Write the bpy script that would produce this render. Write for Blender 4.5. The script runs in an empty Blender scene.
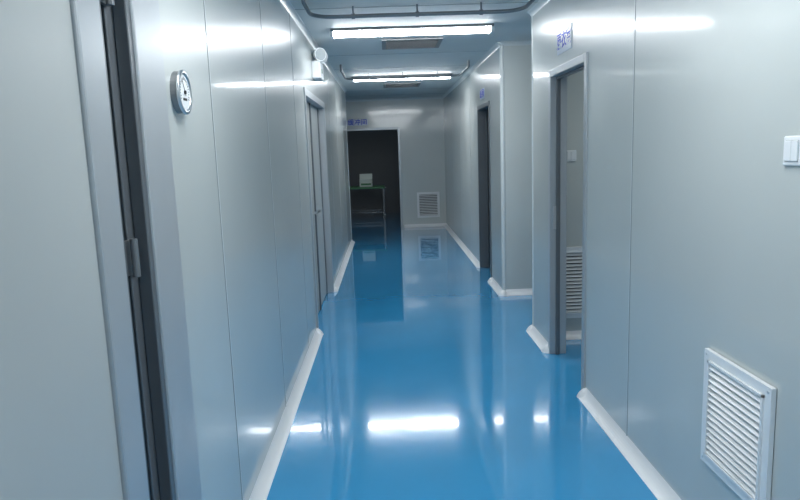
import bpy, bmesh, math
from mathutils import Matrix, Vector
S = bpy.context.scene
C = S.collection
S.view_settings.view_transform = 'Standard'
S.view_settings.look = 'None'

# ---------------- materials ----------------
def mat(name, col, rough=0.5, metal=0.0, coat=0.0, coat_r=0.05, emit=None, es=0, bump=None, var=0.0, vs=2.0, spec=0.5):
    m = bpy.data.materials.new(name); m.use_nodes = True
    nt = m.node_tree; b = nt.nodes['Principled BSDF']
    b.inputs['Base Color'].default_value = (*col, 1)
    b.inputs['Roughness'].default_value = rough
    b.inputs['Metallic'].default_value = metal
    b.inputs['Coat Weight'].default_value = coat
    b.inputs['Coat Roughness'].default_value = coat_r
    b.inputs['Specular IOR Level'].default_value = spec
    if emit:
        b.inputs['Emission Color'].default_value = (*emit, 1)
        b.inputs['Emission Strength'].default_value = es
    tc = nt.nodes.new('ShaderNodeTexCoord')
    if var > 0:
        n = nt.nodes.new('ShaderNodeTexNoise'); n.inputs['Scale'].default_value = vs
        n.inputs['Detail'].default_value = 4
        r = nt.nodes.new('ShaderNodeValToRGB')
        r.color_ramp.elements[0].position = .3; r.color_ramp.elements[1].position = .7
        r.color_ramp.elements[0].color = (*[c*(1-var) for c in col], 1)
        r.color_ramp.elements[1].color = (*[min(1, c*(1+var)) for c in col], 1)
        nt.links.new(tc.outputs['Object'], n.inputs['Vector'])
        nt.links.new(n.outputs['Fac'], r.inputs['Fac'])
        nt.links.new(r.outputs['Color'], b.inputs['Base Color'])
    if bump:
        n2 = nt.nodes.new('ShaderNodeTexNoise'); n2.inputs['Scale'].default_value = bump[0]
        n2.inputs['Detail'].default_value = 2
        bp = nt.nodes.new('ShaderNodeBump'); bp.inputs['Strength'].default_value = bump[1]
        bp.inputs['Distance'].default_value = 0.01
        nt.links.new(tc.outputs['Object'], n2.inputs['Vector'])
        nt.links.new(n2.outputs['Fac'], bp.inputs['Height'])
        nt.links.new(bp.outputs['Normal'], b.inputs['Normal'])
        if coat > 0: nt.links.new(bp.outputs['Normal'], b.inputs['Coat Normal'])
    return m

M_wall = mat('wall_panel_paint', (.59,.625,.605), .32, 0, .7, .09, bump=(3.0,.025), var=.03, vs=1.2)
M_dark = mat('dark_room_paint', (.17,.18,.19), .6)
M_ceil = mat('ceiling_panel_paint', (.68,.70,.69), .55, 0, 0, .2, var=.03, spec=.15)
M_floor = mat('blue_epoxy', (.04,.36,.70), .10, 0, 1.0, .02, bump=(7.0,.035), var=.05, vs=1.5, spec=.65)
M_cove = mat('white_pvc_cove', (.92,.93,.94), .3)
M_alu = mat('aluminium_profile', (.48,.51,.53), .35, .35)
M_aluD = mat('dark_aluminium', (.16,.175,.19), .35, .4)
M_joint = mat('joint_line', (.25,.28,.29), .4)
M_jointL = mat('joint_highlight', (.68,.72,.72), .3)
M_white = mat('white_plastic', (.87,.89,.90), .3)
M_black = mat('black', (.008,.008,.009), .6)
M_shadow_back = mat('grey_shadow_back', (.06,.065,.07), .6)
M_chrome = mat('chrome', (.7,.72,.74), .28, 1)
M_blue = mat('blue_ink', (.02,.07,.65), .5)
M_plaque = mat('sign_plaque', (.62,.68,.78), .3)
M_green = mat('green_mat', (.10,.28,.14), .5)
M_steel = mat('steel', (.25,.26,.27), .4, .7)
M_lens = mat('lamp_lens', (.55,.6,.62), .1, .3)
M_card = mat('white_carton', (.8,.88,.84), .5)
M_lamp = mat('lamp_diffuser', (.9,.9,.9), .4, emit=(.93,.97,1.0), es=38)
M_dim = mat('far_room_fill_glow', (.9,.9,.9), .4, emit=(.90,.97,1.0), es=7)  # glow of the added fill lamp in the far room
M_dim2 = mat('side_room_fill_glow', (.9,.9,.9), .4, emit=(.90,.97,1.0), es=20)  # glow of the added fill lamp in the right-hand room
M_door = mat('door_leaf_paint', (.5,.52,.505), .4, 0, .3, .15, var=.03, vs=1.5)

# ---------------- mesh helpers ----------------
def newobj(name, bm, mats, parent=None, smooth=False, bevel=0):
    bmesh.ops.recalc_face_normals(bm, faces=bm.faces)
    me = bpy.data.meshes.new(name); bm.to_mesh(me); bm.free()
    for m in mats: me.materials.append(m)
    o = bpy.data.objects.new(name, me); C.objects.link(o)
    if parent: o.parent = parent
    if smooth:
        for p in me.polygons: p.use_smooth = True
    if bevel:
        b = o.modifiers.new('bev', 'BEVEL'); b.width = bevel; b.segments = 2; b.limit_method = 'ANGLE'
    return o
def addbox(bm, x0,x1,y0,y1,z0,z1, mi=0, M=None):
    co = [(x,y,z) for x in (x0,x1) for y in (y0,y1) for z in (z0,z1)]
    vs = [bm.verts.new((M @ Vector(c)) if M else c) for c in co]
    for f in [(0,1,3,2),(4,6,7,5),(0,4,5,1),(2,3,7,6),(0,2,6,4),(1,5,7,3)]:
        fc = bm.faces.new([vs[i] for i in f]); fc.material_index = mi
def boxes(name, lst, mats, parent=None, bevel=0):
    bm = bmesh.new()
    for b in lst: addbox(bm, *b)
    return newobj(name, bm, mats, parent, bevel=bevel)
def addcyl(bm, p0, p1, r0, r1=None, n=24, mi=0):
    r1 = r0 if r1 is None else r1
    p0, p1 = Vector(p0), Vector(p1); d = p1-p0
    M = Matrix.Translation((p0+p1)/2) @ d.to_track_quat('Z','Y').to_matrix().to_4x4()
    k = len(bm.faces)
    bmesh.ops.create_cone(bm, cap_ends=True, segments=n, radius1=r0, radius2=r1, depth=d.length, matrix=M)
    bm.faces.ensure_lookup_table()
    for f in bm.faces[k:]: f.material_index = mi
def empty(name, loc=(0,0,0)):
    e = bpy.data.objects.new(name, None); e.location = loc; e.empty_display_size=.1; C.objects.link(e); return e

H = 2.6; LX = -.66; RX = 1.19; T = .1
Y0 = -3; Y1 = 18
# ---------------- shell ----------------
boxes('floor', [(-4,4,Y0,Y1,-.1,0)], [M_floor])
boxes('ceiling', [(-4,4,Y0,Y1,H,H+.1)], [M_ceil])
boxes('wall_left', [
    (LX-T,LX,Y0,.60,0,H),(LX-T,LX,.60,1.98,2.13,H),(LX-T,LX,1.76,5.42,0,2.13),(LX-T,LX,1.98,5.42,2.13,H),
    (LX-T,LX,5.42,7.15,2.1,H),(LX-T,LX,7.15,11.2,0,H),
    (-4,LX-T,11.1,11.2,0,H)], [M_wall])
boxes('wall_right', [
    (RX,RX+T,Y0,3.8,0,H),(RX,RX+T,3.8,4.68,2.08,H),(RX,RX+T,4.68,5.25,0,H),
    (RX+T,4,5.02,5.25,0,H)], [M_wall])
boxes('wall_right_far', [
    (RX,RX+T,6.65,7.36,0,H),(RX,RX+T,7.36,8.3,2.08,H),(RX,RX+T,8.3,13.1,0,H),
    (RX+T,4,6.65,6.75,0,H)], [M_wall])
boxes('wall_back', [
    (-4,-1.05,13.1,13.2,0,H),(-1.05,.3,13.1,13.2,2.04,H),(.3,4,13.1,13.2,0,H)], [M_wall])
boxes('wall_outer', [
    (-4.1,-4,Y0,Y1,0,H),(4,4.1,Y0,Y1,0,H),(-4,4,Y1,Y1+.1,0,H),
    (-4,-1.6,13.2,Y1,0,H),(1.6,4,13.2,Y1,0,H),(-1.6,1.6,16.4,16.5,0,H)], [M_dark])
boxes('wall_front', [(-4,4,Y0-.1,Y0,0,H)], [M_wall])

# cove profiles along a polyline segment
def cove(name, segs, r=.055, top=False):
    bm = bmesh.new()
    c = .55
    for (p, q, nrm) in segs:
        p = Vector(p); q = Vector(q); nn = Vector(nrm)
        prof = [(0,0),(r,0)]; n = 7
        for i in range(n+1):
            t = i/n; a = math.pi/2*t
            cx, cy = r*(1-math.sin(a)), r*(1-math.cos(a))
            lx, ly = r*(1-t), r*t
            prof.append((c*cx+(1-c)*lx, .004+c*cy+(1-c)*ly))
        rings = []
        for e in (p, q):
            rings.append([bm.verts.new((e.x+nn.x*a, e.y+nn.y*a, (H-h) if top else h)) for (a,h) in prof])
        m = len(prof)
        for i in range(m):
            j = (i+1) % m
            bm.faces.new([rings[0][i], rings[0][j], rings[1][j], rings[1][i]])
        for R in rings:
            for i in range(1,m-1): bm.faces.new([R[0],R[i],R[i+1]])
    return newobj(name, bm, [M_cove if not top else M_jointL])
def coves(tag, segs, topsegs=None):
    cove('baseboard_'+tag, segs)
    cove('trim_'+tag+'_ceiling', topsegs or segs, .035, True)
coves('left', [((LX,-3),(LX,.59),(1,0)),((LX,1.99),(LX,5.41),(1,0)),((LX,7.16),(LX,11.2),(1,0)),((LX,11.2),(-4,11.2),(0,1))],
      [((LX,-3),(LX,11.2),(1,0)),((LX,11.2),(-4,11.2),(0,1))])
coves('right', [((RX,-3),(RX,3.79),(-1,0)),((RX,4.69),(RX,5.26),(-1,0)),((RX,5.25),(4,5.25),(0,1))],
      [((RX,-3),(RX,5.26),(-1,0)),((RX,5.25),(4,5.25),(0,1))])
coves('right_far', [((RX,6.64),(RX,7.35),(-1,0)),((RX,8.31),(RX,13.1),(-1,0)),((RX,6.65),(4,6.65),(0,-1))],
      [((RX,6.64),(RX,13.1),(-1,0)),((RX,6.65),(4,6.65),(0,-1))])
coves('back', [((.32,13.1),(RX,13.1),(0,-1)),((-4,13.1),(-1.07,13.1),(0,-1))],
      [((-4,13.1),(RX,13.1),(0,-1))])
coves('right_room', [((RX+T+.03,5.02),(4,5.02),(0,-1))])
# rounded moulded ends / outside corner caps of the floor cove
def capdome(bm, x, y, r=.055, h=.059):
    n=24; k=6; prev=None
    for i in range(k+1):
        a=math.pi/2*i/k
        rr=r*math.cos(a)*(.55+.45*(1-i/k)) if i<k else .0006
        z=h*math.sin(a)*.98
        ring=[bm.verts.new((x+rr*math.cos(2*math.pi*j/n), y+rr*math.sin(2*math.pi*j/n), z)) for j in range(n)]
        if prev:
            for j in range(n): bm.faces.new([prev[j],prev[(j+1)%n],ring[(j+1)%n],ring[j]])
        prev=ring
bm=bmesh.new()
for p in [(RX,5.255),(RX,6.645),(RX-.004,3.775),(RX-.004,4.70),(LX+.004,5.405),(LX+.004,7.17),(RX-.004,7.34),(RX-.004,8.32)]:
    capdome(bm,*p)
newobj('trim_cove_caps', bm, [M_cove], smooth=True)

# wall-end corner profiles
bm = bmesh.new()
for (x,y) in [(RX+.02,6.67),(RX+.02,5.23)]:
    addcyl(bm, (x,y,.0),(x,y,H), .026, n=20)
addcyl(bm, (LX-.02,11.18,0),(LX-.02,11.18,H), .026, n=20)
newobj('trim_corners', bm, [M_jointL], smooth=False)

# panel joints
bm = bmesh.new()
for y in (-1.5,-.4,2.52,3.68,4.84,7.8,8.95,10.1):
    addbox(bm, LX-.001,LX+.0012,y-.003,y+.003,.05,H-.03,0); addbox(bm, LX-.001,LX+.002,y+.003,y+.009,.05,H-.03,1)
for y in (-1.4,-.1,1.15,3.1,9.1,10.25,11.4,12.5):
    addbox(bm, RX-.0012,RX+.001,y-.003,y+.003,.05,H-.03,0); addbox(bm, RX-.002,RX+.001,y+.003,y+.009,.05,H-.03,1)
for y in (.3,1.45,2.6,3.75,4.9,7.2,8.35,11.3,12.3):
    addbox(bm, LX,RX,y-.004,y+.004,H-.0015,H+.001,0)
newobj('trim_panel_joints', bm, [M_joint, M_jointL])

# ---------------- doors ----------------
def frame_x(name, X0, X1, ya, yb, h, w=.05, m=M_alu):
    return boxes(name, [(X0,X1,ya,ya+w,0,h),(X0,X1,yb-w,yb,0,h),(X0,X1,ya+w,yb-w,h-w,h)], [m], bevel=.004)
d = empty('door_1'); 
f = frame_x('frame', RX-.012, RX+T+.012, 3.8, 4.68, 2.08, .05, M_alu); f.parent = d
g = frame_x('inner_stop', RX+.03, RX+.06, 3.85, 4.63, 2.03, .018, M_aluD); g.parent = d
boxes('strike_plate', [(RX+.01,RX+.03,4.618,4.632,.95,1.12)], [M_chrome], d)
boxes('leaf', [(RX+T+.02,RX+T+.85,3.74,3.79,.01,2.03)], [M_door], d, bevel=.004)
d = empty('door_2')
f = frame_x('frame', RX-.012, RX+T+.012, 7.36, 8.3, 2.08, .05, M_aluD); f.parent = d
boxes('leaf', [(RX+T+.02,RX+T+.85,7.3,7.35,.01,2.03)], [M_door], d, bevel=.004)
d = empty('door_3')
f = frame_x('frame', LX-T-.012, LX+.012, 5.42, 7.15, 2.1, .06, M_alu); f.parent = d
boxes('leaf_a', [(LX-.095,LX-.06,5.485,6.28,.01,2.035)], [M_door], d, bevel=.004)
boxes('leaf_b', [(LX-.095,LX-.06,6.295,7.08,.01,2.035)], [M_door], d, bevel=.004)
boxes('astragal', [(LX-.06,LX-.045,6.265,6.31,.01,2.035)], [M_aluD], d, bevel=.002)
boxes('leaf_stiles', [(LX-.06,LX-.054,5.485,5.54,.01,2.035),(LX-.06,LX-.054,7.02,7.08,.01,2.035)], [M_aluD], d)
boxes('handles', [(LX-.06,LX-.02,6.2,6.22,.98,1.0),(LX-.03,LX-.02,6.1,6.22,.98,1.0),(LX-.06,LX-.02,6.35,6.37,.98,1.0),(LX-.03,LX-.02,6.35,6.47,.98,1.0)], [M_chrome], d)
d = boxes('door_4', [(-1.05,-1.0,13.08,13.22,0,2.04),(.25,.3,13.08,13.22,0,2.04),(-1.0,.25,13.08,13.22,1.99,2.04)], [M_alu], bevel=.004)
d = empty('door_5')
boxes('leaf', [(LX-.05,LX-.008,.66,1.46,.01,2.06)], [M_door], d, bevel=.003)
boxes('stile', [(LX-.055,LX+.004,1.46,1.585,.01,2.06)], [M_alu], d, bevel=.006)
boxes('stile_edge', [(LX-.05,LX-.002,1.585,1.60,.01,2.06)], [M_aluD], d)
boxes('jamb_hinge_side', [(LX-.11,LX-.03,1.69,1.76,0,2.12),(LX-.03,LX+.006,1.735,1.765,0,2.12)], [M_aluD], d, bevel=.003)
boxes('casing', [(LX-.01,LX+.012,1.765,1.98,0,2.18)], [M_alu], d, bevel=.006)
boxes('jamb_lock_side', [(LX-.11,LX+.012,.60,.65,0,2.12)], [M_alu], d, bevel=.003)
boxes('head', [(LX-.11,LX+.012,.60,1.98,2.075,2.13)], [M_alu], d, bevel=.003)
boxes('gap_shade', [(LX-.12,LX-.10,1.55,1.72,0,2.12)], [M_black], d)  # black sheet standing in for the shade inside the door gap
bm = bmesh.new()
for z in (.32,1.30,1.98):
    addcyl(bm, (LX-.004,1.662,z-.05),(LX-.004,1.662,z+.05), .010, n=16)
    addbox(bm, LX-.03,LX-.018,1.60,1.70,z-.045,z+.045)
newobj('hinges', bm, [M_steel], d)

# ---------------- grilles ----------------
def grille(name, loc, rotz, w, h, n=13, back=None):
    bm = bmesh.new(); fw = .035; t = .018; M=Matrix.Identity(4)
    addbox(bm,-w/2,w/2,-.003,-.0005,-h/2,h/2,1,M)  # dark sheet, shade behind the slats put in as colour
    for (x0,x1,z0,z1) in [(-w/2,-w/2+fw,-h/2,h/2),(w/2-fw,w/2,-h/2,h/2),(-w/2+fw,w/2-fw,-h/2,-h/2+fw),(-w/2+fw,w/2-fw,h/2-fw,h/2)]:
        addbox(bm,x0,x1,-t,-.0005,z0,z1,0,M)
    iw = w/2-fw; ih = h/2-fw; k=.010
    for (x0,x1,z0,z1) in [(-iw,-iw+k,-ih,ih),(iw-k,iw,-ih,ih),(-iw,iw,-ih,-ih+k),(-iw,iw,ih-k,ih)]:
        addbox(bm,x0,x1,-t-.007,-.0005,z0,z1,0,M)
    for i in range(n):
        z = -ih+k + (i+.5)*(2*ih-2*k)/n
        R = Matrix.Translation((0,-.012,z)) @ Matrix.Rotation(math.radians(42),4,'X')
        addbox(bm,-iw+k,iw-k,-.013,.011,-.0014,.0014,0,R)
    for sx in (-1,1):
        for sz in (-1,1):
            c = Vector((sx*(w/2-fw/2),-t,sz*(h/2-fw/2)))
            addcyl(bm, c, c+Vector((0,-.002,0)), .005, n=10, mi=2)
    o = newobj(name, bm, [M_white, M_shadow_back, M_chrome], bevel=.0008)
    o.location = loc; o.rotation_euler=(0,0,rotz)
    return o
grille('return_air_grille', (RX,2.090,.557), -math.pi/2, .425, .445, 15)
grille('return_air_grille.001', (.83,13.1,.45), 0, .46, .52)
grille('return_air_grille.002', (1.575,5.02,.46), 0, .44, .58, 17)

# ceiling vents
def vent(name, x0,x1,y0,y1):
    bm = bmesh.new(); z=H
    addbox(bm,x0,x1,y0,y1,z-.004,z+.001,1)
    for b in [(x0,x0+.04,y0,y1),(x1-.04,x1,y0,y1),(x0+.04,x1-.04,y0,y0+.04),(x0+.04,x1-.04,y1-.04,y1)]:
        addbox(bm,*b,z-.014,z,0)
    n=9
    for i in range(n):
        y = y0+.04+(i+.5)*(y1-y0-.08)/n
        addbox(bm,x0+.04,x1-.04,y-.006,y+.006,z-.012,z-.004,0)
    return newobj(name,bm,[M_steel,M_black])
vent('ceiling_vent', -.0,.58,6.25,6.8)
vent('ceiling_vent.001', -.0,.58,10.2,10.8)

# ---------------- lamps ----------------
def lamp(name, y, xc=.263, L=1.4, m=None):
    e = empty(name,(xc,y,H))
    boxes('housing', [(-L/2,L/2,-.09,.09,-.022,0)], [M_steel], e, bevel=.004)
    boxes('end_caps', [(-L/2,-L/2+.025,-.085,.085,-.062,-.02),(L/2-.025,L/2,-.085,.085,-.062,-.02)], [M_white], e, bevel=.004)
    bm = bmesh.new(); n=12; rings=[]
    for x in (-L/2+.025, L/2-.025):
        rings.append([bm.verts.new((x, .08*math.cos(a), -.022-.038*math.sin(a))) for a in [math.pi*i/n for i in range(n+1)]])
    for i in range(n): bm.faces.new([rings[0][i],rings[0][i+1],rings[1][i+1],rings[1][i]])
    bm.faces.new(rings[0]); bm.faces.new(rings[1])
    newobj('diffuser', bm, [m or M_lamp], e, smooth=False)
lamp('ceiling_lamp', 5.75); lamp('ceiling_lamp.001', 9.25); lamp('ceiling_lamp.002', 1.9); lamp('ceiling_lamp.003', -1.6)
lamp('room_fill_light', 4.4, 2.6, 1.2, M_dim2)  # added lamp, out of view, brightens the room behind the right doorway
lamp('room_fill_light.001', 14.0, -.4, 1.2, M_dim)  # added lamp hidden above the doorway, lifts the dark far room

# U-shaped conduits
def conduit(name, ybar, yend, x0=-.50, x1=1.03, z=2.53, r=.014):
    cu = bpy.data.curves.new(name,'CURVE'); cu.dimensions='3D'; cu.bevel_depth=r; cu.bevel_resolution=4
    sp = cu.splines.new('POLY'); pts=[(x0,yend,H),(x0,yend,z+.03)]
    for i in range(5):
        a=math.pi/2*i/4; pts.append((x0, yend+.03*math.sin(a)*1, z+.03*math.cos(a)))
    R=.16
    for i in range(9):
        a=math.pi/2*i/8; pts.append((x0+R-R*math.cos(a), ybar-R+R*math.sin(a), z))
    for i in range(9):
        a=math.pi/2*i/8; pts.append((x1-R+R*math.sin(a), ybar-R+R*math.cos(a), z))
    pts += [(x1,yend+.03,z),(x1,yend+.01,z+.01),(x1,yend,z+.03),(x1,yend,H)]
    sp.points.add(len(pts)-1)
    for p,c in zip(sp.points,pts): p.co=(*c,1)
    cu.materials.append(M_steel)
    o=bpy.data.objects.new(name,cu); C.objects.link(o)
    bm=bmesh.new()
    for x in (x0+.3,(x0+x1)/2,x1-.3):
        addcyl(bm,(x,ybar,z),(x,ybar,H),.006,n=10); addcyl(bm,(x-.012,ybar,z),(x+.012,ybar,z),.02,n=14)
    newobj('hangers',bm,[M_steel],o)
conduit('ceiling_conduit', 4.85, 4.35)
conduit('ceiling_conduit.001', 8.85, 7.9)

# ---------------- signs ----------------
def sign(name, loc, rotz, w, h, txt, size):
    e = boxes(name, [(-w/2,w/2,-.006,0,-h/2,h/2)], [M_plaque], bevel=.002)
    e.location=loc; e.rotation_euler=(0,0,rotz)
    cu=bpy.data.curves.new(name+'_text','FONT'); cu.body=txt; cu.size=size; cu.align_x='CENTER'; cu.align_y='CENTER'; cu.extrude=.0008; cu.offset=.0015
    cu.materials.append(M_blue)
    t=bpy.data.objects.new('lettering',cu); C.objects.link(t); t.parent=e
    t.location=(0,-.0075,0); t.rotation_euler=(math.pi/2,0,0)
sign('room_sign', (RX,4.3,2.23), -math.pi/2, .34,.15,'更衣室',.11)
sign('room_sign.001', (RX,7.9,2.2), -math.pi/2, .34,.12,'洗手间',.1)
sign('room_sign.002', (-.55,13.1,2.15), 0, .42,.12,'缓冲间',.13)

# ---------------- gauge ----------------
e = empty('pressure_gauge',(LX,2.11,1.76))
bm=bmesh.new(); addcyl(bm,(0,0,0),(.022,0,0),.066,.064,40); newobj('case',bm,[M_steel],e)
bm=bmesh.new()
n=40;m=10
vs=[[bm.verts.new((.024+.006*math.sin(2*math.pi*j/m),(.062+.008*math.cos(2*math.pi*j/m))*math.cos(2*math.pi*i/n),(.062+.008*math.cos(2*math.pi*j/m))*math.sin(2*math.pi*i/n))) for j in range(m)] for i in range(n)]
for i in range(n):
    for j in range(m): bm.faces.new([vs[i][j],vs[(i+1)%n][j],vs[(i+1)%n][(j+1)%m],vs[i][(j+1)%m]])
newobj('bezel',bm,[M_chrome],e,smooth=True)
bm=bmesh.new(); addcyl(bm,(.020,0,0),(.025,0,0),.057,n=40); newobj('dial',bm,[M_white],e)
bm=bmesh.new()
for i in range(21):
    a=math.radians(-30+i*12)
    R=Matrix.Rotation(a,4,'X')
    addbox(bm,.0245,.0258,.038,.046 if i%5 else .049,-.0008,.0008,0,R)
addbox(bm,.0265,.0275,-.012,.040,-.0013,.0013,0,Matrix.Rotation(math.radians(120),4,'X'))
addcyl(bm,(.025,0,0),(.030,0,0),.006,n=16)
addbox(bm,.0245,.0256,-.02,.02,-.026,-.018)
newobj('needle_and_scale',bm,[M_black],e)

# ---------------- switches ----------------
def switch(name, loc, rotz):
    e=boxes(name,[(-.043,.043,-.009,0,-.043,.043)],[M_white],bevel=.004)
    e.location=loc; e.rotation_euler=(0,0,rotz)
    boxes('rocker_a',[(-.030,-.0008,-.013,-.008,-.030,.030)],[M_white],e,bevel=.002)
    boxes('rocker_b',[(.0008,.030,-.013,-.008,-.030,.030)],[M_white],e,bevel=.002)
    boxes('rocker_gap',[(-.031,.031,-.0095,-.008,-.031,.031)],[M_joint],e)
switch('light_switch',(RX,1.860,1.512),-math.pi/2)
switch('light_switch.001',(1.44,5.02,1.47),0)

# ---------------- emergency light ----------------
e=empty('emergency_light',(LX,6.3,2.36))
boxes('body',[(0,.08,-.15,.15,-.11,.05)],[M_white],e,bevel=.01)
boxes('label',[(.08,.082,-.03,.03,-.05,-.01)],[M_green],e)
bm=bmesh.new()
for s in (-1,1):
    addcyl(bm,(.035,s*.07,.05),(.04,s*.07,.09),.012,n=14)
    addcyl(bm,(.04,s*.08+.03,.12),(.085,s*.08-.035,.11),.04,.062,n=24)
newobj('lamp_heads',bm,[M_white],e,bevel=.003)
bm=bmesh.new()
for s in (-1,1):
    addcyl(bm,(.0855,s*.08-.036,.11),(.088,s*.08-.040,.1095),.054,.050,n=24)
newobj('lenses',bm,[M_lens],e)

# ---------------- table + box in the far room ----------------
e=empty('work_table',(-.83,15.3,0))
boxes('top',[(-.78,.78,-.35,.35,.71,.75)],[M_steel],e,bevel=.004)
boxes('mat',[(-.76,.76,-.33,.33,.75,.754)],[M_green],e)
boxes('edge_strip',[(-.78,.78,-.358,-.35,.715,.75)],[M_green],e)
boxes('legs',[(sx*.74-.02,sx*.74+.02,sy*.31-.02,sy*.31+.02,0,.71) for sx in(-1,1) for sy in(-1,1)],[M_aluD],e)
boxes('rails',[(-.74,.74,-.32,-.3,.14,.17),(-.74,.74,.3,.32,.14,.17),(-.75,-.73,-.31,.31,.14,.17),(.73,.75,-.31,.31,.14,.17)],[M_aluD],e)
e=empty('storage_carton',(-.5,15.25,.754))
boxes('body',[(-.15,.15,-.1,.1,0,.17)],[M_card],e,bevel=.004)
fl=boxes('flap',[(-.15,.15,-.004,.004,0,.13)],[M_card],e); fl.location=(0,.096,.17); fl.rotation_euler=(math.radians(-12),0,0)
boxes('stripe',[(-.12,.12,-.102,-.1,.04,.08)],[M_green],e)

# ---------------- world, camera ----------------
w=bpy.data.worlds.new('w'); S.world=w; w.use_nodes=True
w.node_tree.nodes['Background'].inputs[0].default_value=(.6,.8,1,1)
w.node_tree.nodes['Background'].inputs[1].default_value=.02
cam=bpy.data.cameras.new('cam'); cam.lens=28.8; cam.sensor_width=36; cam.clip_start=.05
co=bpy.data.objects.new('camera',cam); C.objects.link(co)
co.matrix_world = Matrix.Translation((0,0,1.55)) @ Matrix.Rotation(-.0164,4,'Z') @ Matrix.Rotation(math.pi/2-math.atan(98.5/640),4,'X') @ Matrix.Rotation(-.035,4,'Z')
S.camera=co
